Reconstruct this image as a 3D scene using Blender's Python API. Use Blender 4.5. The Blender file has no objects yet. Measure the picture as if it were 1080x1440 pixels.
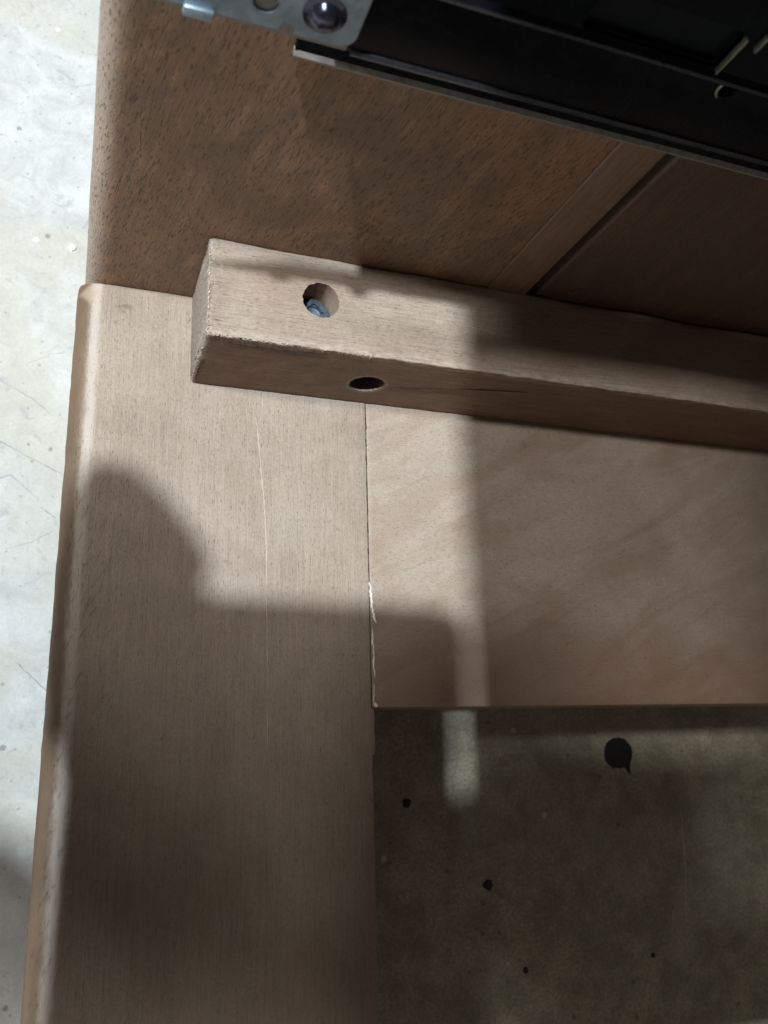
import bpy, bmesh, math, random
from mathutils import Vector, Matrix, noise
random.seed(4)
sc = bpy.context.scene
C = sc.collection
MM = 0.001                                   # everything is written in millimetres

# ------------------------------------------------------------------ camera
cam_d = bpy.data.cameras.new("camera"); cam = bpy.data.objects.new("camera", cam_d); C.objects.link(cam)
right = Vector((0.93803885, -0.02648995, 0.34551613))
down = Vector((0.06888912, -0.96291792, -0.26085125))
fwd = Vector((0.3396136, 0.26849091, -0.90142955))
CAMP = Vector((3.896, -116.814, 204.874))
rot = Matrix((right, -down, -fwd)).transposed()
cam.matrix_world = Matrix.Translation(CAMP * MM) @ rot.to_4x4()
cam_d.sensor_fit = 'VERTICAL'; cam_d.sensor_height = 36.0
cam_d.lens = 1189.28 / 1440 * 36.0
cam_d.clip_start = 0.004; cam_d.clip_end = 50
cam_d.dof.use_dof = True; cam_d.dof.focus_distance = 0.200; cam_d.dof.aperture_fstop = 26
sc.camera = cam

# ------------------------------------------------------------------ world, lamps, exposure
w = bpy.data.worlds.new("World"); sc.world = w; w.use_nodes = True
bg = w.node_tree.nodes["Background"]
bg.inputs[0].default_value = (0.80, 0.74, 0.66, 1); bg.inputs[1].default_value = 0.18
sc.view_settings.view_transform = 'Standard'; sc.view_settings.look = 'None'
sc.view_settings.exposure = 0; sc.view_settings.gamma = 1

def lamp(name, loc, target, size, power, col, sy=None):
    d = bpy.data.lights.new(name, 'AREA'); d.shape = 'DISK' if sy is None else 'ELLIPSE'
    d.size = size
    if sy: d.size_y = sy
    d.energy = power; d.color = col
    o = bpy.data.objects.new(name, d); C.objects.link(o)
    o.location = loc
    o.rotation_euler = (Vector(target) - Vector(loc)).to_track_quat('-Z', 'Y').to_euler()
    return o
T = Vector((0.07, -0.07, 0))
lamp("workshop_lamp", T + Vector((-0.40, -0.050, 1.0)) * 2.3, T, 0.080, 94, (0.85, 0.945, 1.0))
wl = lamp("window_lamp", T + Vector((-0.80, 0.080, 1.0)) * 1.8, T, 0.42, 28, (1.0, 0.97, 0.93), 0.13)   # long tube running along x
zz = (wl.location - T).normalized(); xx = (Vector((1, 0, 0)) - zz * zz.x).normalized()
wl.rotation_euler = Matrix((xx, zz.cross(xx), zz)).transposed().to_euler()

# ------------------------------------------------------------------ node helpers
def new_mat(name):
    m = bpy.data.materials.new(name); m.use_nodes = True
    nt = m.node_tree; nt.nodes.clear()
    out = nt.nodes.new('ShaderNodeOutputMaterial'); b = nt.nodes.new('ShaderNodeBsdfPrincipled')
    nt.links.new(b.outputs[0], out.inputs[0])
    return m, nt, b
class N:
    def __init__(s, nt):
        s.nt = nt
        tc = nt.nodes.new('ShaderNodeTexCoord')
        s.co = s.vec('SCALE', tc.outputs['Object'], scale=1000.0)
    def link(s, v, sock):
        if isinstance(v, (int, float)): sock.default_value = v
        elif isinstance(v, (tuple, list)):
            sock.default_value = v if len(v) == len(sock.default_value) else tuple(v) + (1,)
        else: s.nt.links.new(v, sock)
    def vec(s, op, a, b=None, scale=None):
        n = s.nt.nodes.new('ShaderNodeVectorMath'); n.operation = op
        s.link(a, n.inputs[0])
        if b is not None: s.link(b, n.inputs[1])
        if scale is not None: n.inputs['Scale'].default_value = scale
        return n.outputs[0]
    def math(s, op, a, b=0.0, c=0.0, clamp=False):
        n = s.nt.nodes.new('ShaderNodeMath'); n.operation = op; n.use_clamp = clamp
        s.link(a, n.inputs[0]); s.link(b, n.inputs[1]); s.link(c, n.inputs[2])
        return n.outputs[0]
    def noise(s, scale, sv=(1, 1, 1), detail=4, rough=0.55, off=(0, 0, 0), dist=0.0, co=None):
        m = s.nt.nodes.new('ShaderNodeMapping'); m.inputs['Scale'].default_value = sv; m.inputs['Location'].default_value = off
        s.link(co or s.co, m.inputs[0])
        n = s.nt.nodes.new('ShaderNodeTexNoise'); n.inputs['Scale'].default_value = scale
        n.inputs['Detail'].default_value = detail; n.inputs['Roughness'].default_value = rough
        n.inputs['Distortion'].default_value = dist
        s.link(m.outputs[0], n.inputs['Vector'])
        return n.outputs['Fac']
    def ramp(s, v, lo, hi, a=0.0, b=1.0):
        n = s.nt.nodes.new('ShaderNodeMapRange'); n.interpolation_type = 'SMOOTHSTEP'
        s.link(v, n.inputs[0])
        for i, x in enumerate((lo, hi, a, b)): n.inputs[i + 1].default_value = x
        return n.outputs[0]
    def mix(s, f, a, b, mode='MIX'):
        n = s.nt.nodes.new('ShaderNodeMix'); n.data_type = 'RGBA'; n.blend_type = mode
        s.link(f, n.inputs[0]); s.link(a, n.inputs[6]); s.link(b, n.inputs[7])
        return n.outputs[2]
    def xyz(s, v):
        n = s.nt.nodes.new('ShaderNodeSeparateXYZ'); s.link(v, n.inputs[0]); return n.outputs
    def bump(s, h, dist, strength, prev=None):
        n = s.nt.nodes.new('ShaderNodeBump'); n.inputs['Distance'].default_value = dist; n.inputs['Strength'].default_value = strength
        s.link(h, n.inputs['Height'])
        if prev is not None: s.link(prev, n.inputs['Normal'])
        return n.outputs[0]

def wood(name, axis, light, dark, dust_light=0.4, dust_light_col=(0.47, 0.410, 0.345), pore=0.55, rough=0.5, off=0.0, edge=False,
         streak=0.35, pscale=3.6, pthr=0.60, pdark=0.35, mottle=0.0, figure=0.0, hole=None, frayed=False, tilt=0.0, red=0.35):
    m, nt, b = new_mat(name); n = N(nt)
    base = n.co
    if tilt:
        mp = nt.nodes.new('ShaderNodeMapping'); nt.links.new(n.co, mp.inputs[0]); mp.inputs['Rotation'].default_value = tilt
        n.co = mp.outputs[0]
    g = {'X': (0.045, 1, 1), 'Y': (1, 0.045, 1), 'Z': (1, 1, 0.045)}[axis]
    p = {'X': (0.16, 1, 1), 'Y': (1, 0.16, 1), 'Z': (1, 1, 0.22)}[axis]
    o = (off, off * 1.7, off * 0.6)
    fib = n.noise(0.9, g, 6, 0.65, o, 0.6)
    mot = n.noise(0.06, (1, 1, 0.6), 5, 0.65, (off, 9, 9), 1.2)
    fine = n.noise(4.5, p, 4, 0.6, o)
    pores = n.ramp(n.noise(pscale, p, 3, 0.55, (off + 9, 3, 5)), pthr, pthr + 0.15)
    blot = n.noise(0.035, (1, 1, 1), 4, 0.6, o, 1.0)
    blot2 = n.noise(0.11, tuple(max(x, 0.35) for x in g), 3, 0.6, (off + 40, 2, 7), 0.8)
    col = n.mix(n.ramp(fib, 0.3, 0.7), dark, light)
    col = n.mix(n.ramp(blot, 0.35, 0.68, 0.0, red), col, tuple(x * y for x, y in zip(light, (0.95, 0.62, 0.45))))
    col = n.mix(n.ramp(blot2, 0.35, 0.7, 0.0, 0.45), col, tuple(x * 0.72 for x in dark))
    col = n.mix(n.ramp(mot, 0.40, 0.62, 0.0, mottle), col, tuple(x * y for x, y in zip(dark, (0.62, 0.68, 0.78))))
    col = n.mix(n.ramp(fine, 0.38, 0.62, 0.35, 0.0), col, tuple(x * 0.6 for x in dark))
    g2 = {'X': (0.03, 1, 1), 'Y': (1, 0.03, 1), 'Z': (1, 1, 0.03)}[axis]
    stk = n.noise(3.2, g2, 4, 0.7, (off + 3, 17, 2), 0.25)
    col = n.mix(n.ramp(stk, 0.42, 0.66, 0.0, streak), col, tuple(x * 0.62 for x in dark))
    geo = nt.nodes.new('ShaderNodeNewGeometry')
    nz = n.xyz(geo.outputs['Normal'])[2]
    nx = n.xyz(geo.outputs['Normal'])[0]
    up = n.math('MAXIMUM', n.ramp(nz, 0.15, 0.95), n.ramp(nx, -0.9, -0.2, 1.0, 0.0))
    # pale dusty film on faces that point up, lamp light painted on left-facing ones
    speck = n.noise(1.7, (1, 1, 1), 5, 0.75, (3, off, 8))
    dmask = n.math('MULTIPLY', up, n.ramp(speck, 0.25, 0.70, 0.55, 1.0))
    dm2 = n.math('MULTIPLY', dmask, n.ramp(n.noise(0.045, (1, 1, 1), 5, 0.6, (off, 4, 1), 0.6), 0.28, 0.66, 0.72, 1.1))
    dmask = n.math('MULTIPLY', dm2, dust_light, clamp=True)
    col = n.mix(dmask, col, dust_light_col)
    col = n.mix(n.ramp(stk, 0.46, 0.66, 0.0, streak * 0.55), col, tuple(x * 0.75 for x in dark))
    col = n.mix(n.math('MULTIPLY', pores, pore), col, tuple(x * pdark for x in dark))
    h = n.math('SUBTRACT', n.math('MULTIPLY', fine, 0.6), n.math('ADD', pores, n.math('MULTIPLY', stk, 0.8)))
    X = n.xyz(base)
    if figure:
        wv = nt.nodes.new('ShaderNodeMapping'); wv.inputs['Rotation'].default_value = (0, 0, math.radians(-27))
        nt.links.new(base, wv.inputs[0])
        f = n.noise(0.10, (0.22, 1, 1), 4, 0.55, (7, 2, 1), 0.8, co=wv.outputs[0])
        col = n.mix(n.ramp(f, 0.44, 0.62, 0.0, figure), col, tuple(x * y for x, y in zip(light, (0.95, 0.84, 0.76))))
        f3 = n.noise(0.20, (0.12, 1, 1), 3, 0.6, (1, 22, 1), 0.5, co=wv.outputs[0])
        col = n.mix(n.ramp(f3, 0.58, 0.66, 0.0, figure * 0.45), col, tuple(x * 0.55 for x in light))
        # reddish bare band along the opening's edge
        rb = n.math('MULTIPLY', n.ramp(n.math('ADD', X[1], n.math('MULTIPLY', n.noise(0.07, (0.5, 1, 1), 3, 0.6), 34)), -84, -58, 1.0, 0.0), 0.45)
        col = n.mix(rb, col, tuple(x * y for x, y in zip(light, (1.0, 0.80, 0.70))))
    if edge:
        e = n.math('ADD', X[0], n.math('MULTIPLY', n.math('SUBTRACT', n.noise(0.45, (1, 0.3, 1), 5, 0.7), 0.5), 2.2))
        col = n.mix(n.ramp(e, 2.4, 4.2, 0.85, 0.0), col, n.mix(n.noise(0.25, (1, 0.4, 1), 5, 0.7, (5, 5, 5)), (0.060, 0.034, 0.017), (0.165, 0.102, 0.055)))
        # pale highlight painted on the crest, and long scratched dents beside it
        cr = n.math('MULTIPLY', n.ramp(e, 3.2, 4.6), n.ramp(e, 5.2, 6.6, 1.0, 0.0))
        col = n.mix(n.math('MULTIPLY', cr, 0.45), col, (0.62, 0.55, 0.50))
        mp = nt.nodes.new('ShaderNodeMapping'); mp.inputs['Rotation'].default_value = (0, 0, math.radians(28)); nt.links.new(base, mp.inputs[0])
        de = n.noise(1.1, (1, 0.22, 1), 4, 0.7, (4, 4, 4), 0.3, co=mp.outputs[0])
        zone = n.math('MULTIPLY', n.ramp(X[0], 24, 8, 0.0, 1.0), n.ramp(X[1], -42, -55, 0.1, 1.0))
        dd = n.math('MULTIPLY', n.ramp(de, 0.56, 0.68), zone)
        col = n.mix(n.math('MULTIPLY', dd, 0.22), col, tuple(x * 0.6 for x in dark))
        h = n.math('SUBTRACT', h, n.math('MULTIPLY', dd, 0.8))
        gl = n.ramp(n.vec_dist(base, (1.5, -2.2, 0)) if False else n.math('ADD', n.math('ABSOLUTE', n.math('SUBTRACT', X[0], 3.2)), n.math('ABSOLUTE', n.math('ADD', X[1], 3.5))), 1.6, 3.8, 0.55, 0.0)
        col = n.mix(gl, col, (0.42, 0.34, 0.24))
        # small bruise near the corner
        bz = n.math('ADD', n.math('ABSOLUTE', n.math('SUBTRACT', X[0], 11.5)), n.math('MULTIPLY', n.math('ABSOLUTE', n.math('ADD', X[1], 6.2)), 1.2))
        bz = n.math('MULTIPLY', n.ramp(bz, 0.5, 3.6, 1.0, 0.0), n.ramp(n.noise(1.4, (1, 0.5, 1), 3, 0.7, (2, 2, 9)), 0.45, 0.6))
        col = n.mix(n.math('MULTIPLY', bz, 0.6), col, (0.10, 0.07, 0.05))
    if frayed:
        ed = n.math('MULTIPLY', n.ramp(X[2], 25.2, 27.6), n.ramp(X[1], -24.0, -22.5, 1.0, 0.0))
        ed = n.math('MULTIPLY', ed, n.ramp(n.noise(0.9, (0.35, 1, 1), 5, 0.7, (8, 1, 1)), 0.40, 0.62))
        col = n.mix(n.math('MULTIPLY', ed, 0.3), col, (0.60, 0.53, 0.46))
    if frayed:                                        # torn pale fibres round the sawn end
        ea = n.ramp(n.math('ADD', X[0], n.math('MULTIPLY', n.noise(0.5, (1, 1, 1), 4, 0.7, (3, 3, 3)), 5)), 30.2, 33.4, 1.0, 0.0)
        eb = n.math('MULTIPLY', ea, n.ramp(n.noise(1.3, (1, 1, 1), 5, 0.75, (6, 1, 9)), 0.46, 0.60))
        col = n.mix(n.math('MULTIPLY', eb, 0.75), col, (0.66, 0.61, 0.56))
        ec = n.math('MULTIPLY', n.ramp(X[0], 36, 29.0, 0.0, 1.0), n.ramp(n.noise(1.1, (1, 1, 0.4), 4, 0.75, (1, 12, 4)), 0.52, 0.64))
        col = n.mix(n.math('MULTIPLY', ec, 0.45), col, (0.10, 0.075, 0.06))
        h = n.math('ADD', h, n.math('MULTIPLY', eb, 2.0))
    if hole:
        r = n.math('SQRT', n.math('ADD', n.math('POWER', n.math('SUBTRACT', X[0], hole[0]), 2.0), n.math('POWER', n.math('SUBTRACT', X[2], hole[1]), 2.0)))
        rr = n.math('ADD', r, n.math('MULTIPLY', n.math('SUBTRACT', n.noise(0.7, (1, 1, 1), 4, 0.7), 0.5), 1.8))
        col = n.mix(n.ramp(rr, 4.7, 5.1, 0.85, 0.0), col, (0.05, 0.03, 0.018))  # shade inside the bore painted in as dark brown
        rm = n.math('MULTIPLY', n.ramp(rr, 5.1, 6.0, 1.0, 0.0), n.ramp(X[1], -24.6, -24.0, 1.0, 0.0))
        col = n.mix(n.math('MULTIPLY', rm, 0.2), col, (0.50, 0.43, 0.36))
    n.link(col, b.inputs['Base Color'])
    n.link(n.ramp(speck, 0.3, 0.7, rough - 0.08, rough + 0.15), b.inputs['Roughness'])
    b.inputs['Specular IOR Level'].default_value = 0.35
    nb = n.bump(h, 0.00012, 0.8)
    nb = n.bump(speck, 0.00015, 0.45, nb)
    n.link(nb, b.inputs['Normal'])
    return m

LT, DK = (0.225, 0.135, 0.085), (0.135, 0.078, 0.050)
m_stile = wood('stile_wood', 'Y', (0.28, 0.192, 0.132), (0.18, 0.12, 0.083), 0.58, edge=True, red=0.15, pore=0.38)
m_rail = wood('rail_wood', 'X', (0.255, 0.175, 0.125), (0.225, 0.153, 0.108), 0.66, streak=0.12, figure=0.30, off=31, pore=0.25, red=0.12)
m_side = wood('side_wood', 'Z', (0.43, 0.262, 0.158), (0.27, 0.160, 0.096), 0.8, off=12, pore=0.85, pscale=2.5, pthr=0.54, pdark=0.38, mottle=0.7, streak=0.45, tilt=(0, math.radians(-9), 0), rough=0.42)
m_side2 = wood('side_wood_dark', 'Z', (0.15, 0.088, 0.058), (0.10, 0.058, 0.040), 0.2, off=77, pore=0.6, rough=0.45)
m_trim = wood('trim_wood', 'Z', (0.31, 0.19, 0.125), (0.20, 0.12, 0.077), 0.2, off=55, pore=0.4, rough=0.42, streak=0.2)
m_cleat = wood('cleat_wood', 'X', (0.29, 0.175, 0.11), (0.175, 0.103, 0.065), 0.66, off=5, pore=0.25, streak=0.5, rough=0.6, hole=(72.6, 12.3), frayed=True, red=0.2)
m_top = wood('board_wood', 'X', LT, DK, 0.2, off=90)

def simple(name, col, rough, metal=0.0, var=0.15, scale=0.4, bump=0.0, spec=0.5):
    m, nt, b = new_mat(name); n = N(nt)
    f = n.noise(scale, (1, 1, 1), 6, 0.65, (2, 5, 7), 0.4)
    f2 = n.noise(scale * 7, (1, 1, 1), 3, 0.6)
    k = n.math('ADD', n.math('MULTIPLY', f, 0.7), n.math('MULTIPLY', f2, 0.3))
    c = n.mix(n.ramp(k, 0.32, 0.68), tuple(x * (1 - var) for x in col), tuple(min(1, x * (1 + var)) for x in col))
    n.link(c, b.inputs['Base Color'])
    n.link(n.ramp(k, 0.3, 0.7, rough * 0.8, min(1, rough * 1.25)), b.inputs['Roughness'])
    b.inputs['Metallic'].default_value = metal; b.inputs['Specular IOR Level'].default_value = spec
    if bump: n.link(n.bump(f2, bump, 0.6), b.inputs['Normal'])
    return m
m_black = simple('black_coated_steel', (0.006, 0.007, 0.009), 0.25, 0.0, 0.3, 0.2, 0, 0.05)
m_lip = simple('polished_black_lip', (0.05, 0.055, 0.065), 0.28, 0.7, 0.2, 0.3)
m_zinc = simple('zinc_plated_steel', (0.29, 0.35, 0.41), 0.45, 0.85, 0.18, 0.25)
m_rivet = simple('dark_steel_rivet', (0.07, 0.07, 0.10), 0.2, 0.9, 0.2, 0.5)
m_flange = simple('dusty_pale_steel', (0.22, 0.20, 0.18), 0.5, 0.3, 0.25, 0.5)
m_worn_lit_edge = simple('worn_lit_steel_edge', (0.22, 0.21, 0.17), 0.4, 0.6, 0.2, 1.0)
m_screw = simple('blue_zinc_screw', (0.15, 0.19, 0.24), 0.4, 0.8, 0.2, 1.0)
m_glue = simple('pale_glue', (0.50, 0.42, 0.35), 0.6, 0.0, 0.15, 1.2)
m_chip = simple('white_filler', (0.85, 0.80, 0.70), 0.6, 0.0, 0.1, 1.2)
m_darkgap = simple('dark_crack', (0.03, 0.02, 0.015), 0.9, 0.0, 0.3, 1.0)
m_tar = simple('black_tar', (0.012, 0.012, 0.016), 0.55, 0.0, 0.4, 0.6, 0.0003)
m_spot = simple('brown_grit', (0.05, 0.045, 0.03), 0.8, 0.0, 0.4, 0.8, 0.0002)
m_white = simple('white_grit', (0.8, 0.8, 0.78), 0.7, 0.0, 0.1, 1.0)
m_scr = simple('scratch_grey', (0.30, 0.31, 0.33), 0.8, 0.0, 0.3, 0.8)
m_scr_light = simple('scratch_pale', (0.50, 0.49, 0.43), 0.8, 0.0, 0.2, 0.8)
m_phone = simple('dark_phone_glass', (0.02, 0.022, 0.03), 0.15)
m_skin = simple('skin', (0.42, 0.24, 0.17), 0.5, 0.0, 0.12, 0.1)
m_sleeve = simple('dark_sleeve_cloth', (0.05, 0.06, 0.09), 0.9, 0.0, 0.2, 0.5)

def concrete():
    m, nt, b = new_mat('concrete'); n = N(nt)
    big = n.noise(0.012, (1, 1, 1), 6, 0.6, (3, 8, 0), 0.8)
    mid = n.noise(0.07, (1, 1, 1), 7, 0.68, (13, 2, 0), 0.6)
    fine = n.noise(0.9, (1, 1, 1), 5, 0.7, (1, 1, 0))
    col = n.mix(n.ramp(mid, 0.30, 0.70), (0.43, 0.44, 0.435), (0.59, 0.60, 0.60))
    col = n.mix(n.ramp(big, 0.40, 0.62, 0.0, 0.55), col, (0.47, 0.445, 0.365))
    col = n.mix(n.ramp(fine, 0.35, 0.68, 0.22, 0.0), col, (0.30, 0.30, 0.28))
    X = n.xyz(n.co)                                    # shade and bounced light inside the cabinet, painted as darker olive concrete
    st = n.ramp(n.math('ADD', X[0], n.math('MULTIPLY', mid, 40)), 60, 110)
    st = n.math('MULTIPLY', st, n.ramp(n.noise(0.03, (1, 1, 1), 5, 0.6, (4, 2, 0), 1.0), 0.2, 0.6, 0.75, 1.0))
    shade_olive = n.mix(n.ramp(n.noise(0.09, (1, 1, 1), 6, 0.7, (8, 2, 0), 0.3), 0.36, 0.64), (0.33, 0.31, 0.225), (0.50, 0.47, 0.355))
    shade_olive = n.mix(n.ramp(fine, 0.36, 0.6, 0.5, 0.0), shade_olive, (0.15, 0.14, 0.11))
    col = n.mix(st, col, shade_olive)
    # dirty smears, dark specks, pale specks
    sm = n.noise(0.11, (1, 1, 1), 6, 0.75, (50, 9, 0), 1.6)
    col = n.mix(n.ramp(sm, 0.54, 0.70, 0.0, 0.55), col, (0.26, 0.265, 0.29))
    def specks(scale, thr, soft, off, colr, amt, keep):
        nonlocal col
        v = nt.nodes.new('ShaderNodeTexVoronoi'); v.inputs['Scale'].default_value = scale
        mp = nt.nodes.new('ShaderNodeMapping'); mp.inputs['Location'].default_value = off; nt.links.new(n.co, mp.inputs[0])
        dd = n.vec('ADD', mp.outputs[0], n.vec('SCALE', _nv(n, 1.3), scale=0.9))
        nt.links.new(dd, v.inputs['Vector'])
        msk = n.ramp(v.outputs['Distance'], thr, thr + soft, 1.0, 0.0)
        cx = n.xyz(v.outputs['Color'])
        msk = n.math('MULTIPLY', msk, n.math('GREATER_THAN', cx[0], keep))
        col = n.mix(n.math('MULTIPLY', msk, amt), col, colr)
        return msk
    s1 = specks(0.16, 0.10, 0.06, (5, 5, 0), (0.14, 0.14, 0.12), 0.6, 0.82)
    s2 = specks(0.42, 0.16, 0.08, (25, 5, 0), (0.22, 0.22, 0.19), 0.5, 0.84)
    s3 = specks(0.10, 0.08, 0.05, (65, 35, 0), (0.80, 0.80, 0.78), 0.6, 0.90)
    # hairline cracks
    cr = nt.nodes.new('ShaderNodeTexVoronoi'); cr.feature = 'DISTANCE_TO_EDGE'; cr.inputs['Scale'].default_value = 0.022
    nt.links.new(n.vec('ADD', n.co, n.vec('SCALE', _nv(n, 0.05), scale=26.0)), cr.inputs['Vector'])
    hl = n.math('MULTIPLY', n.ramp(cr.outputs['Distance'], 0.003, 0.012, 1.0, 0.0), n.ramp(mid, 0.42, 0.58))
    col = n.mix(n.math('MULTIPLY', hl, 0.05), col, (0.20, 0.20, 0.20))
    n.link(col, b.inputs['Base Color']); b.inputs['Roughness'].default_value = 0.8
    b.inputs['Specular IOR Level'].default_value = 0.3
    h = n.math('ADD', n.math('MULTIPLY', mid, 1.5), n.math('MULTIPLY', fine, 0.5))
    h = n.math('SUBTRACT', h, n.math('ADD', n.math('MULTIPLY', s1, 0.6), n.math('MULTIPLY', hl, 0.15)))
    n.link(n.bump(h, 0.0004, 0.7), b.inputs['Normal'])
    return m
def _nv(n, scale):
    t = n.nt.nodes.new('ShaderNodeTexNoise'); t.inputs['Scale'].default_value = scale; t.inputs['Detail'].default_value = 4
    n.link(n.co, t.inputs['Vector'])
    return n.vec('SUBTRACT', t.outputs['Color'], (0.5, 0.5, 0.5))
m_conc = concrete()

# ------------------------------------------------------------------ mesh helpers
def link(name, bm, mat, parent=None, smooth=False):
    me = bpy.data.meshes.new(name); bmesh.ops.recalc_face_normals(bm, faces=bm.faces); bm.to_mesh(me); bm.free()
    for v in me.vertices: v.co *= MM
    if smooth:
        for p in me.polygons: p.use_smooth = True
        try: me.set_sharp_from_angle(angle=math.radians(35))
        except Exception: pass
    o = bpy.data.objects.new(name, me); C.objects.link(o)
    if mat: me.materials.append(mat)
    if parent: o.parent = parent
    return o
def empty(name, label, cat, loc=(0, 0, 0)):
    o = bpy.data.objects.new(name, None); C.objects.link(o); o.empty_display_size = 0.01
    o['label'] = label; o['category'] = cat
    return o
def extr(poly, axis, stations, inset=None, wob=None):
    """sweep a closed 2-D outline along an axis; poly holds the two other coordinates in xyz order"""
    bm = bmesh.new(); rings = []
    cx = sum(p[0] for p in poly) / len(poly); cy = sum(p[1] for p in poly) / len(poly)
    for i, s in enumerate(stations):
        k = inset(s) if inset else 0
        ring = []
        for a, b_ in poly:
            a2 = a + (k if a < cx else -k); b2 = b_ + (k if b_ < cy else -k)
            c = {'X': (s, a2, b2), 'Y': (a2, s, b2), 'Z': (a2, b2, s)}[axis]
            c = Vector(c)
            if wob: c = c + wob(c)
            ring.append(bm.verts.new(c))
        rings.append(ring)
    m = len(poly)
    for r0, r1 in zip(rings, rings[1:]):
        for j in range(m):
            bm.faces.new((r0[j], r0[(j + 1) % m], r1[(j + 1) % m], r1[j]))
    bm.faces.new(rings[0]); bm.faces.new(list(reversed(rings[-1])))
    return bm
def rect_profile(a0, b0, a1, b1, r, step=None, n=3):
    """rounded rectangle; r may be (r00, r10, r11, r01)"""
    if not isinstance(r, (tuple, list)): r = (r,) * 4
    pts = []
    for (cx, cy, rad, s) in ((a0, b0, r[0], 180), (a1, b0, r[1], 270), (a1, b1, r[2], 0), (a0, b1, r[3], 90)):
        x = cx + rad if cx == a0 else cx - rad; y = cy + rad if cy == b0 else cy - rad
        k = max(n, int(rad * 2))
        for i in range(k + 1):
            t = math.radians(s + 90 * i / k); pts.append((x + rad * math.cos(t), y + rad * math.sin(t)))
    if step:
        out = []
        for p, q in zip(pts, pts[1:] + pts[:1]):
            d = math.hypot(q[0] - p[0], q[1] - p[1]); k = max(1, int(d / step))
            for i in range(k): out.append((p[0] + (q[0] - p[0]) * i / k, p[1] + (q[1] - p[1]) * i / k))
        pts = out
    return pts
def frange(a, b, s):
    k = max(1, int(round((b - a) / s))); return [a + (b - a) * i / k for i in range(k + 1)]
def wobble(amp, sc_, seed=0):
    def f(c):
        q = Vector((c.x * sc_ + seed, c.y * sc_, c.z * sc_))
        return Vector((noise.noise(q), noise.noise(q + Vector((9, 9, 9))), noise.noise(q + Vector((30, 5, 2))))) * amp
    return f
def box(x0, x1, y0, y1, z0, z1, bev=0.0, seg=2):
    bm = bmesh.new(); bmesh.ops.create_cube(bm, size=1)
    for v in bm.verts:
        v.co = Vector((x0 if v.co.x < 0 else x1, y0 if v.co.y < 0 else y1, z0 if v.co.z < 0 else z1))
    if bev: bmesh.ops.bevel(bm, geom=bm.edges[:], offset=bev, segments=seg, affect='EDGES', profile=0.5)
    return bm
def cyl(center, axis, r, l, seg=40, r2=None):
    bm = bmesh.new(); bmesh.ops.create_cone(bm, cap_ends=True, segments=seg, radius1=r, radius2=r if r2 is None else r2, depth=l)
    R = {'Z': Matrix.Identity(3), 'Y': Matrix.Rotation(math.pi / 2, 3, 'X'), 'X': Matrix.Rotation(math.pi / 2, 3, 'Y')}[axis]
    for v in bm.verts: v.co = R @ v.co + Vector(center)
    return bm
def torn(bm, axis, c, amt):                          # an uneven drill hole
    c = Vector(c)
    for v in bm.verts:
        d = v.co - c; d['XYZ'.index(axis)] = 0
        v.co += d * (amt * (noise.noise(d * 1.3) + 0.5 * noise.noise(d * 4)))
    return bm
def cut(o, *bms):
    """boolean the cutters out of o, apply, delete the cutters"""
    tmp = []
    for bm in bms:
        c = link('cutter', bm, None); tmp.append(c)
        md = o.modifiers.new('b', 'BOOLEAN'); md.operation = 'DIFFERENCE'; md.solver = 'EXACT'; md.object = c
    bpy.context.view_layer.update()
    dg = bpy.context.evaluated_depsgraph_get()
    me = bpy.data.meshes.new_from_object(o.evaluated_get(dg))
    o.modifiers.clear(); old = o.data; o.data = me; me.name = old.name
    for c in tmp: bpy.data.objects.remove(c, do_unlink=True)
def ribbon(pts, z0, width, height, jit=0.0, sub=3, seed=1):
    """thin raised irregular bead along (x, y) points lying on height z0"""
    rnd = random.Random(seed); P = []
    for p, q in zip(pts, pts[1:]):
        for i in range(sub): P.append((p[0] + (q[0] - p[0]) * i / sub, p[1] + (q[1] - p[1]) * i / sub))
    P.append(pts[-1]); bm = bmesh.new(); rows = []
    for i, (x, y) in enumerate(P):
        a = P[max(0, i - 1)]; c = P[min(len(P) - 1, i + 1)]
        d = Vector((c[0] - a[0], c[1] - a[1])).normalized(); nn = Vector((-d.y, d.x))
        t = i / (len(P) - 1); tap = min(1, 6 * t + 0.15, 6 * (1 - t) + 0.15)
        ww = width * tap * (1 + rnd.uniform(-.45, .45)); hh = height * (0.4 + 0.6 * tap) * (1 + rnd.uniform(-.3, .3))
        j = rnd.uniform(-jit, jit); o = Vector((x, y)) + nn * j
        rows.append([bm.verts.new((o.x + nn.x * k * ww / 2, o.y + nn.y * k * ww / 2, z0 + h)) for k, h in ((-1, -0.05), (-.5, hh), (.5, hh), (1, -0.05))])
    for r0, r1 in zip(rows, rows[1:]):
        for k in range(3): bm.faces.new((r0[k], r0[k + 1], r1[k + 1], r1[k]))
        bm.faces.new((r0[3], r0[0], r1[0], r1[3]))
    bm.faces.new(rows[0]); bm.faces.new(list(reversed(rows[-1])))
    return bm

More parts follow.
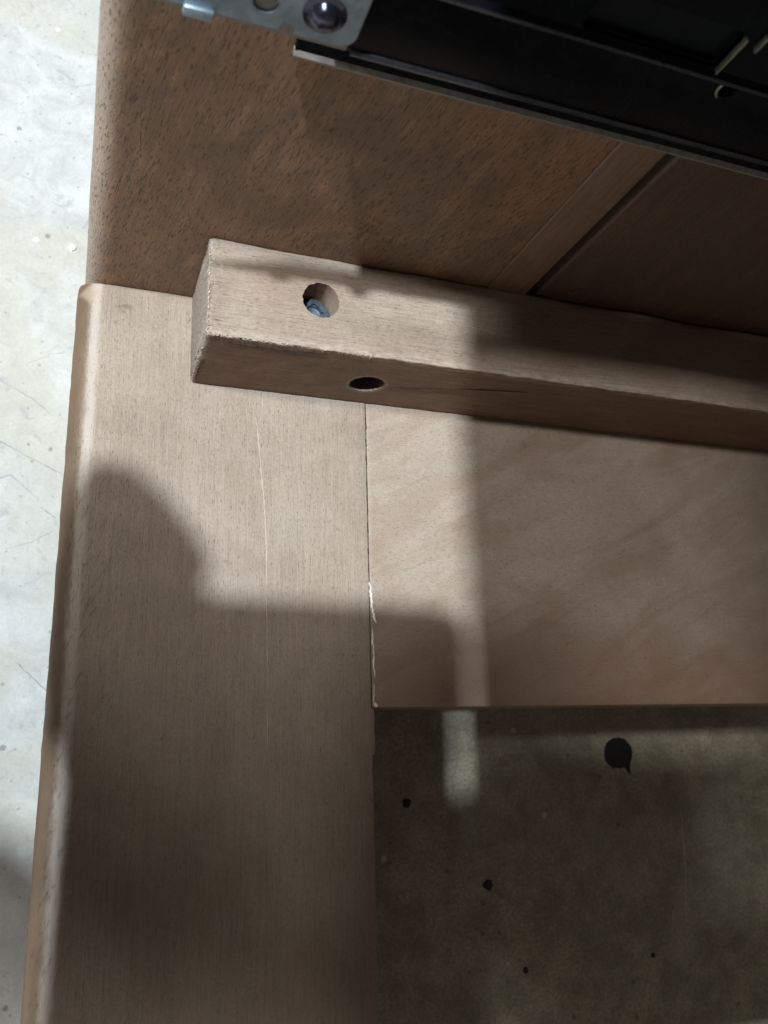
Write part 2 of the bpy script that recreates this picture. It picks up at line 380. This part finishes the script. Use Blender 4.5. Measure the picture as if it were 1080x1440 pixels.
# ------------------------------------------------------------------ the floor
FZ = -70.0
bm = bmesh.new()
bmesh.ops.create_grid(bm, x_segments=60, y_segments=60, size=2500)
for v in bm.verts: v.co.z = FZ
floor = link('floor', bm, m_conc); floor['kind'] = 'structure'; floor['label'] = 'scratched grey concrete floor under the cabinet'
scr = [([(-26.2, 2.2), (-22.3, -0.6), (-12.5, -5.5), (-5.7, -10.9)], .35), ([(-26.2, -17.8), (-20.6, -20.9), (-10.9, -25.9), (-0.8, -30.7)], .55),
       ([(-7.5, -41.3), (-2.1, -45.1)], .5), ([(-16.5, -55.5), (-8.9, -53.0), (-2.2, -48.5)], .3), ([(-10.8, -88.9), (-5.7, -93.7), (0.2, -99.2)], .5),
       ([(-15.4, 5.9), (-7.9, 10.8), (-3.5, 11.9)], .25), ([(-24.0, -35.0), (-16.5, -31.8), (-8.9, -38.3)], .35), ([(-19.7, -120.3), (-10.0, -111.6)], .25)]
for i, (p, wd) in enumerate(scr):
    link('scratch', ribbon(p, FZ, wd, 0.03, 0.12, 6, i), m_scr, floor)
link('scratch', ribbon([(222.4, -141.8), (222.0, -152.2), (221.3, -163.4), (219.4, -178.5)], FZ, 0.8, 0.03, .15, 6, 22), m_scr_light, floor)
link('scratch', ribbon([(143.1, -122.4), (148.5, -126.7), (151.8, -132.1)], FZ, 0.7, 0.03, .2, 6, 23), m_scr, floor)

def blob(name, outline, z, h, mat, label, cat, group=None):
    rj = random.Random(len(outline)); up = []
    for p, q in zip(outline, outline[1:] + outline[:1]):
        for i in range(4): up.append((p[0] + (q[0] - p[0]) * i / 4 + rj.uniform(-.11, .11), p[1] + (q[1] - p[1]) * i / 4 + rj.uniform(-.11, .11)))
    outline = up; bm = bmesh.new(); n_ = len(outline)
    cx = sum(p[0] for p in outline) / n_; cy = sum(p[1] for p in outline) / n_
    rows = []
    for f, zz in ((1.0, -0.05), (0.97, h * .5), (0.8, h), (0.45, h * 0.8), (0.2, h * 1.15)):
        rows.append([bm.verts.new((cx + (x - cx) * f, cy + (y - cy) * f, z + zz)) for x, y in outline])
    for r0, r1 in zip(rows, rows[1:]):
        for k in range(n_): bm.faces.new((r0[k], r0[(k + 1) % n_], r1[(k + 1) % n_], r1[k]))
    bm.faces.new(rows[-1]); bm.faces.new(rows[0][::-1])
    o = link(name, bm, mat, smooth=True)
    o['label'] = label; o['category'] = cat
    if group: o['group'] = group
    return o
blob('tar_blob', [(191.0, -121.1), (191.6, -118.7), (192.7, -117.0), (195.5, -115.6), (198.1, -115.4), (200.8, -115.9), (202.9, -118.3), (203.5, -120.7), (203.0, -122.8), (202.0, -124.9), (201.6, -126.9), (201.7, -128.9), (200.7, -127.8), (199.3, -126.1), (197.6, -126.6), (196.1, -126.3), (194.0, -126.3), (192.3, -124.9), (191.1, -123.3)],
     FZ, 0.6, m_tar, 'black tar blob with a small tail on the concrete inside the frame opening', 'tar blob')
def crumb(x, y, r, mat, label, seed, cat='grit'):
    rnd = random.Random(seed); k = 15
    pts = [(x + r * rnd.uniform(.8, 1.15) * math.cos(2 * math.pi * i / k), y + r * rnd.uniform(.8, 1.15) * math.sin(2 * math.pi * i / k)) for i in range(k)]
    return blob('grit', pts, FZ, r * .5, mat, label, cat)
crumb(112.6, -134.8, 1.5, m_spot, 'olive brown crumb on concrete in the opening, beside the inner edge of the frame', 1)
crumb(140.8, -161.9, 1.7, m_spot, 'largest dark crumb on the concrete in the middle left of the opening', 2)
crumb(152.9, -188.8, 1.0, m_spot, 'small dark crumb low in the opening near the bottom of the photo', 3)
crumb(203.5, -189.3, 0.8, m_spot, 'tiny dark crumb on shaded concrete at the lower right of the opening', 5)
crumb(146.4, -186.0, 0.5, m_white, 'tiny white speck on the shaded concrete low in the opening', 6)
crumb(-4.1, 51.2, 1.3, m_white, 'white plaster crumb on the bright concrete left of the side board', 8)
crumb(-31.6, 86.8, 1.0, m_white, 'small white crumb on the floor in the top left corner of the photo', 9)

# ------------------------------------------------------------------ the cabinet
cab = empty('wooden_cabinet', 'brown wooden cabinet corner with batten, black drawer slide and open frame above concrete', 'cabinet')
TH = 18.0; W = 76.5; H = 107.0

# stile: grain along y, outer top edge rounded over, butted against the side board
prof = rect_profile(0, -TH, W - 0.12, 0, (3, .3, .25, 4.6), 4.0, 3)
def stile_wob(c):
    d = wobble(0.10, 0.12, 3)(c)
    if c.x > W - 1:                                 # splintered inner edge below the rail
        if -118.2 < c.y < -107.2: d.x += 0.75 + 0.25 * noise.noise(Vector((c.y * .5, 1, 1)))
        elif c.y <= -118.2: d.x += 0.10 * noise.noise(Vector((c.y * .35, 5, 1)))
        else: d.x = 0
    if c.x < 5: d += wobble(0.14, 0.35, 8)(c)
    return d
st = frange(-260, -120, 2.0) + [-118.6, -118.1] + frange(-117.6, -107.6, 1.0) + [-107.1] + frange(-106, -1.2, 1.4) + [-0.5, -0.15]
stile = link('stile', extr(prof, 'Y', st, inset=lambda s: 0.5 if s > -0.4 else 0.15 if s > -1 else 0, wob=stile_wob), m_stile, cab, smooth=True)
link('glue_line', ribbon([(45.8, -32.5), (46.4, -35.2), (46.8, -39.1), (47.4, -44.9), (47.9, -50.6), (48.5, -56.3), (48.9, -61.9), (49.2, -69.3), (49.3, -78.3)], 0.0, 0.26, 0.09, 0.08, 6, 5), m_glue, stile)
link('glue_line', ribbon([(49.3, -78.5), (49.4, -84), (49.5, -88), (49.7, -97.5), (49.8, -107.6), (50, -116)], 0.0, 0.14, 0.04, 0.05, 6, 6), m_glue, stile)
link('glue_line', ribbon([(47.9, -25.4), (47.8, -27.6), (47.7, -30)], 0.0, 0.22, 0.1, 0.05, 3, 7), m_glue, stile)

# rail: grain along x
prof = rect_profile(-H, -TH, -0.12, 0, (.4, .4, .3, .35), 5.0, 3)
rail = link('rail', extr(prof, 'X', [W + 0.12, W + .4, W + 1.2] + frange(80, 300, 5), inset=lambda s: 0.12 if s < W + .3 else 0, wob=lambda c: Vector((0, 0, 0.06 * noise.noise(c * .06)))), m_rail, cab, smooth=True)
for i, p in enumerate(([(76.5, -75.0), (76.8, -78.8), (77.1, -81.9), (77.8, -85.0), (78.2, -85.8)], [(77.2, -86.9), (77.1, -91.1), (77.2, -95.6), (77.3, -99.6)], [(77.1, -101.2), (77.0, -104), (77.1, -106.9)])):
    link('filler', ribbon(p, 0.0, (0.5, 0.36, 0.2)[i], 0.16, 0.16, 6, 30 + i), m_chip, rail)
link('filler', blob_bm := ribbon([(77.0, -106.0), (77.6, -106.4), (77.9, -106.9)], 0.0, 0.8, 0.2, 0.05, 3, 41), m_chip, rail)
for i, (y0, y1) in enumerate(((-26, -33), (-35.5, -37.5), (-40, -43), (-47, -57), (-59, -62), (-66, -67.6), (-70, -73))):
    link('seam_crack', ribbon([(76.25, y0), (76.3, (y0 + y1) / 2), (76.5, y1)], 0.0, 0.36, 0.03, 0.10, 4, 50 + i), m_darkgap, rail)

# added boards under the frame, set back, blocking ambient light from the floor
link('shade_board', box(58.2, 300, -98, -82, FZ + .2, -18.2, .5), m_top, cab)
link('shade_board', box(42, 58, -260, -82, FZ + .2, -18.2, .5), m_top, cab)
# side board pieces, standing behind the frame
ZT = 250.0
prof = rect_profile(1.5, 0, 101.6, 18, (6.2, .3, .3, 3), 4.0, 6)
link('side_board', extr(prof, 'Z', frange(FZ + .2, ZT, 5), wob=wobble(0.10, 0.05, 2)), m_side, cab, smooth=True)
prof = rect_profile(101.7, -0.45, 113.2, 18, (.5, .9, .3, .3), 4.0, 3)
link('trim_strip', extr(prof, 'Z', frange(-18, ZT, 8)), m_trim, cab, smooth=True)
prof = rect_profile(116.3, 0.25, 300, 18, (.9, .3, .3, .3), 12.0, 3)
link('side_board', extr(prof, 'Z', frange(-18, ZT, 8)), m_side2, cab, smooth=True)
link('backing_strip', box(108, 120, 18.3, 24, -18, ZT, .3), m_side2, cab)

# top rail of the carcass (above the picture), it shades the right half
bm = extr(rect_profile(-215, ZT + .5, 18, ZT + 18.5, .8, None), 'X', [0.8, 1.5, 300], inset=lambda s: .6 if s < 1 else 0)
link('top_board', bm, m_top, cab)

# far end of the carcass, right of the picture
link('end_board', box(300.5, 318, -215, 18, -18, ZT + 18, .6), m_top, cab)

# batten screwed into the corner
CX, CW, CH = 28.5, 25.0, 28.2
prof = rect_profile(-CW, 0.15, -0.05, CH, (.6, .6, .8, .35), 1.0, 3)
def cleat_wob(c):
    d = wobble(0.14, 0.16, 1)(c) + wobble(0.10, 0.8, 7)(c)
    k = math.exp(-((c.y + CW) ** 2 + (c.z - CH) ** 2) / 3.0)             # frayed lower arris
    near = max(0.25, 1 - (c.x - CX) / 60)
    q = Vector((c.x * 0.9, c.y * 1.6, c.z * 1.6))
    d += Vector((0, -0.35, 0.28)) * k * near * (noise.noise(q) + 0.35 * noise.noise(q * 3))
    k2 = math.exp(-((c.x - CX) ** 2) / 3.0)
    d += Vector((-0.5, 0, 0.3)) * k2 * noise.noise(Vector((c.x, c.y * .9, c.z * .9)) + Vector((4, 4, 4)))
    if c.z < 0.5: d.z = 0
    if c.y > -0.3: d.y = 0
    if c.z > CH - 1.2 and c.y > -1.5: d.z += 0.8 * noise.noise(Vector((c.x * .05, 3, 3)))
    return d
cs = [CX, CX + .3, CX + .9] + frange(CX + 1.6, 120, 0.8) + frange(123, 300, 3)
cleat = link('batten', extr(prof, 'X', cs, inset=lambda s: 0.9 if s < CX + .1 else 0.35 if s < CX + .5 else 0, wob=cleat_wob), m_cleat, cab)
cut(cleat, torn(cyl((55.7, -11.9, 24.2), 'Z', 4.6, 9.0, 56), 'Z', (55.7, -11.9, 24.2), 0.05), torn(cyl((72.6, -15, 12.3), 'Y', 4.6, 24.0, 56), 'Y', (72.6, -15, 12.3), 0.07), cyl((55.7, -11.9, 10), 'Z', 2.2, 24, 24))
for p in cleat.data.polygons: p.use_smooth = True
cleat.data.set_sharp_from_angle(angle=math.radians(40))
# screw deep in the counterbore
bm = bmesh.new()
prev = None
for r, z in ((1.9, 14), (1.9, 19.6), (4.1, 20.4), (4.2, 21.0), (3.9, 21.5), (3.0, 21.7), (2.2, 21.7), (1.9, 20.6), (0.02, 20.2)):
    ring = [bm.verts.new((55.7 + r * math.cos(2 * math.pi * i / 28), -11.9 + r * math.sin(2 * math.pi * i / 28), z)) for i in range(28)]
    if prev:
        for i in range(28): bm.faces.new((prev[i], prev[(i + 1) % 28], ring[(i + 1) % 28], ring[i]))
    prev = ring
bm.faces.new(prev)
screw = link('screw', bm, m_screw, cleat, smooth=True)
cut(screw, box(55.1, 56.3, -14.4, -9.4, 20.9, 22.5), box(53.2, 58.2, -12.5, -11.3, 20.8, 22.5))
def side_ribbon(pts, y, w_, mat, name, parent, seed):                   # a ribbon on a face that looks to -y
    bm = ribbon(pts, 0, w_, 0.05, 0.12, 6, seed)
    for v in bm.verts: v.co = Vector((v.co.x, y - v.co.z, v.co.y))
    return link(name, bm, mat, parent)
side_ribbon([(77.4, 12.0), (84, 13.2), (92, 15.2), (100, 17.3), (108, 18.9), (116, 20.2)], -25.14, 0.36, m_darkgap, 'crack', cleat, 61)
side_ribbon([(33, 24.6), (42, 24.9), (50, 25.1), (58, 25.6)], -25.12, 0.35, m_darkgap, 'crack', cleat, 62)
side_ribbon([(29.6, 3), (29.5, 9), (29.9, 15)], -25.10, 0.3, m_darkgap, 'crack', cleat, 65)

# torn wood fibres along the sawn arrises of the batten
bm = bmesh.new(); rnd = random.Random(12)
for i in range(150):
    if i < 90:
        x = CX + 0.6 + (rnd.random() ** 1.8) * 42; q = Vector((x, -CW - .05, CH - .15)); d = Vector((rnd.uniform(-1, 1) * 1.6, -0.35 * rnd.random(), -rnd.uniform(-.1, .9)))
    elif i < 130:
        q = Vector((CX + .25, rnd.uniform(-CW, -2), CH - .1)); d = Vector((-.3 * rnd.random(), rnd.uniform(-1, 1), rnd.uniform(-.6, .25)))
    else:
        q = Vector((CX + .2, -CW + .15, rnd.uniform(1, CH))); d = Vector((-.2, -.15, rnd.uniform(-1, 1)))
    d = d.normalized() * rnd.uniform(.5, 1.7); wd = Vector((rnd.uniform(-1, 1), rnd.uniform(-1, 1), rnd.uniform(-1, 1))).cross(d).normalized() * rnd.uniform(.07, .2)
    a = [bm.verts.new(p) for p in (q - d * .5 - wd, q - d * .5 + wd, q + d * .5 + Vector((0, -.1, .05)), q + Vector((-.12, -.15, .12)))]
    for f in ((0, 1, 2), (0, 2, 3), (1, 2, 3), (0, 1, 3)): bm.faces.new([a[k] for k in f])
fb = link('torn_fibres', bm, m_glue, cleat); fb['kind'] = 'stuff'

# ------------------------------------------------------------------ drawer slide
sl = bpy.data.objects.new('drawer_slide', None); C.objects.link(sl); sl.parent = cab
def part(name, bm, mat, smooth=True): return link(name, bm, mat, sl, smooth)
part('outer_channel', extr([(-0.1, 89.8), (-1.3, 89.8), (-1.3, 133), (-0.1, 133)], 'X', [33.3, 300]), m_black)
part('lower_flange', extr([(-0.1, 88.3), (-1.2, 88.2), (-1.8, 88.5), (-1.9, 89.0), (-1.3, 89.8), (-0.1, 89.9)], 'X', [33.2] + frange(34, 300, 6), inset=lambda s: .25 if s < 33.5 else 0, wob=lambda c: Vector((0, 0, 0.15 * noise.noise(c * .03)))), m_flange)
part('middle_channel', box(34, 300, -10.9, -1.4, 105, 131, .5), m_black)
part('rolled_lip', extr([(-12.3 + .75 * math.cos(t * math.pi / 4), 103.3 + .75 * math.sin(t * math.pi / 4)) for t in range(8)], 'X', [38.7, 300]), m_lip)
part('ridge_bead', extr([(-13.2 + .45 * math.cos(t * math.pi / 4), 117.6 + .45 * math.sin(t * math.pi / 4)) for t in range(8)], 'X', [38.7, 300]), m_lip)
inner = part('inner_channel', extr([(-1.5, 102.6), (-10.6, 102.0), (-12.0, 102.8), (-12.6, 104.2), (-12.6, 116.2), (-13.5, 117.2), (-13.5, 118.0), (-12.7, 118.8), (-12.7, 150), (-11.3, 150), (-11.3, 104.8), (-10.8, 103.7), (-1.5, 103.8)], 'X', [38.1, 300]), m_black)
cut(inner, box(70, 95.4, -16, -9, 118.9, 126.4, 1.2, 3), cyl((101.0, -12, 115.9), 'Y', 1.7, 8, 24))
part('slot_rim', box(95.4, 95.75, -13.8, -11.4, 118.8, 126.0, .15), m_worn_lit_edge)
part('bent_tab', box(98.2, 98.7, -13.7, -11.4, 124.2, 127.2, .2), m_worn_lit_edge)
part('bent_tab', box(99.1, 104.5, -13.9, -12.6, 126.4, 127.4, .3), m_worn_lit_edge)
# lit rim of the small round hole, put in as a pale arc
bm = bmesh.new(); prev = None
for i in range(15):
    t = math.radians(95 + 150 * i / 14)
    ring = [bm.verts.new((101 + (1.75 + a) * math.cos(t), -12.75 + b_, 115.9 + (1.75 + a) * math.sin(t))) for a, b_ in ((0, 0), (.25, -.25), (.5, 0), (.25, .2))]
    if prev:
        for k in range(4): bm.faces.new((prev[k], prev[(k + 1) % 4], ring[(k + 1) % 4], ring[k]))
    prev = ring
part('lit_hole_rim', bm, m_worn_lit_edge)
# zinc end bracket with rounded lower right corner, notches and a rivet
bracket = part('end_bracket', extr(rect_profile(-2, 104.4, 38.6, 150, (1, 2.6, 1, 1), None, 6), 'Y', [-13.25, -12.75]), m_zinc)
cut(bracket, cyl((28.1, -13, 104.6), 'Y', 1.25, 6, 24), cyl((24.2, -13, 108.6), 'Y', 1.9, 6, 24))
part('end_bracket_step', extr(rect_profile(33.6, 107.6, 38.2, 150, (1, 1.5, 1, 1), None, 4), 'Y', [-13.4, -13.2]), m_zinc)
part('bracket_lug', box(13, 17.6, -14.3, -12.9, 103.3, 105.2, .5), m_zinc)
part('back_plate', box(4, 38.0, -12.7, -11.6, 103.2, 140, .3), m_flange)
bm = bmesh.new(); prev = None
for r, y in ((3.3, -13.2), (3.3, -13.5), (2.5, -13.7), (2.3, -14.0), (2.1, -14.6), (1.6, -15.2), (0.9, -15.5), (0.02, -15.6)):
    ring = [bm.verts.new((32.8 + r * math.cos(2 * math.pi * i / 32), y, 109.4 + r * math.sin(2 * math.pi * i / 32))) for i in range(32)]
    if prev:
        for i in range(32): bm.faces.new((prev[i], prev[(i + 1) % 32], ring[(i + 1) % 32], ring[i]))
    prev = ring
bm.faces.new(prev)
part('rivet', bm, m_rivet)

# ------------------------------------------------------------------ the phone that takes the picture, held in a hand just behind the lens
def to_w(a, b_, c):                                  # phone space: a right, b_ up, c away from the back
    return CAMP + right * a - down * b_ - fwd * c
bm = extr(rect_profile(-71, -136, 12.8, 28.5, 8, None, 6), 'Z', [4.0, 4.8, 11.2, 12.0], inset=lambda s: .8 if s in (4.0, 12.0) else 0)
for v in bm.verts: v.co = to_w(*v.co)
ph = link('smartphone', bm, m_phone, smooth=True)
ph['label'] = 'dark smartphone held over the cabinet corner by the photographer'; ph['category'] = 'phone'
def skin_chain(name, pts, edges, mat, parent, root):
    me = bpy.data.meshes.new(name); me.from_pydata([Vector(p[:3]) * MM for p in pts], edges, [])
    o = bpy.data.objects.new(name, me); C.objects.link(o)
    md = o.modifiers.new('s', 'SKIN'); md.use_smooth_shade = True
    for i, p in enumerate(pts):
        me.skin_vertices[0].data[i].radius = (p[3] * MM, p[3] * MM)
        me.skin_vertices[0].data[i].use_root = (i == root)
    ss = o.modifiers.new('u', 'SUBSURF'); ss.levels = 2; ss.render_levels = 2
    me.materials.append(mat)
    if parent: o.parent = parent
    bpy.context.view_layer.update()
    me2 = bpy.data.meshes.new_from_object(o.evaluated_get(bpy.context.evaluated_depsgraph_get()))
    o.modifiers.clear(); o.data = me2
    return o
def ph_w(p):                                           # phone space to world millimetres
    return to_w(*p)
pts = [(*Vector((-184, -160, 380)), 30), (*Vector((-122, -198, 262)), 24), (*ph_w((-52, -92, 20)), 14), (*ph_w((-54, -50, 14)), 11), (*ph_w((-61, -6, 12)), 9)]
edges = [(0, 1), (1, 2), (2, 3), (3, 4)]
for q in (((-70, 14, 15, 10), (-68, 58, 15, 9.5), (-61, 49, 13, 8.5), (-49, 30, 9, 8.5)),
          ((-64, 8, 17, 9), (-60, 30, 17, 9), (-56, 32, 16, 9), (-44, 22, 12, 9)),
          ((-60, -6, 18, 8.5), (-52, 4, 19, 8), (-44, 2, 17, 7.5), (-36, -4, 12, 7))):
    b0 = len(pts)
    for c in q: pts.append((*ph_w(c[:3]), c[3]))
    edges += [(4, b0), (b0, b0 + 1), (b0 + 1, b0 + 2), (b0 + 2, b0 + 3)]
for base, chain in ((3, ((-60, -34, 17, 8), (-50, -30, 19, 7.5), (-40, -24, 19, 6.5))), (2, ((-68, -66, 20, 10), (-54, -60, 22, 9), (-42, -48, 20, 7.5)))):
    b0 = len(pts)
    for q in chain: pts.append((*ph_w(q[:3]), q[3]))
    edges += [(base, b0), (b0, b0 + 1), (b0 + 1, b0 + 2)]
hand = skin_chain('person', pts, edges, m_skin, None, 2)
hand['label'] = 'hand of the photographer gripping the phone, dark sleeve above the wrist'; hand['category'] = 'person'
skin_chain('sleeve', [(-440, -224, 600, 48), (-290, -184, 480, 42), (-180, -159, 374, 36)], [(0, 1), (1, 2)], m_sleeve, hand, 0)
# unseen other hand, widened at the phone's right edge to block light
pts = [(190, -330, 330, 62), (*ph_w((70, -150, 24)), 34), (*ph_w((52, -112, 16)), 22), (*ph_w((44, -60, 10)), 17), (*ph_w((41, 10, 8)), 17)]
edges = [(0, 1), (1, 2), (2, 3), (3, 4)]
for base, by in ((3, -31), (3, -47), (2, -63), (2, -79), (2, -95), (2, -111), (2, -127)):
    b0 = len(pts)
    for a, c, r_ in ((33, 22, 12), (22, 17, 12), (12, 18, 11), (2, 17, 9)): pts.append((*ph_w((a, by + (33 - a) * .15, c)), r_))
    edges += [(base, b0), (b0, b0 + 1), (b0 + 1, b0 + 2), (b0 + 2, b0 + 3)]
shade_hand = skin_chain('unseen_widened_hand', pts, edges, m_skin, hand, 2)
# added loose sleeve, unseen on the left, blocking the second lamp over the stile
skin_chain('sleeve', [(-620, 40, 450, 50), (-440, -30, 436, 44), (-320, -86, 430, 34), (-262, -116, 430, 28)], [(0, 1), (1, 2), (2, 3)], m_sleeve, hand, 0)
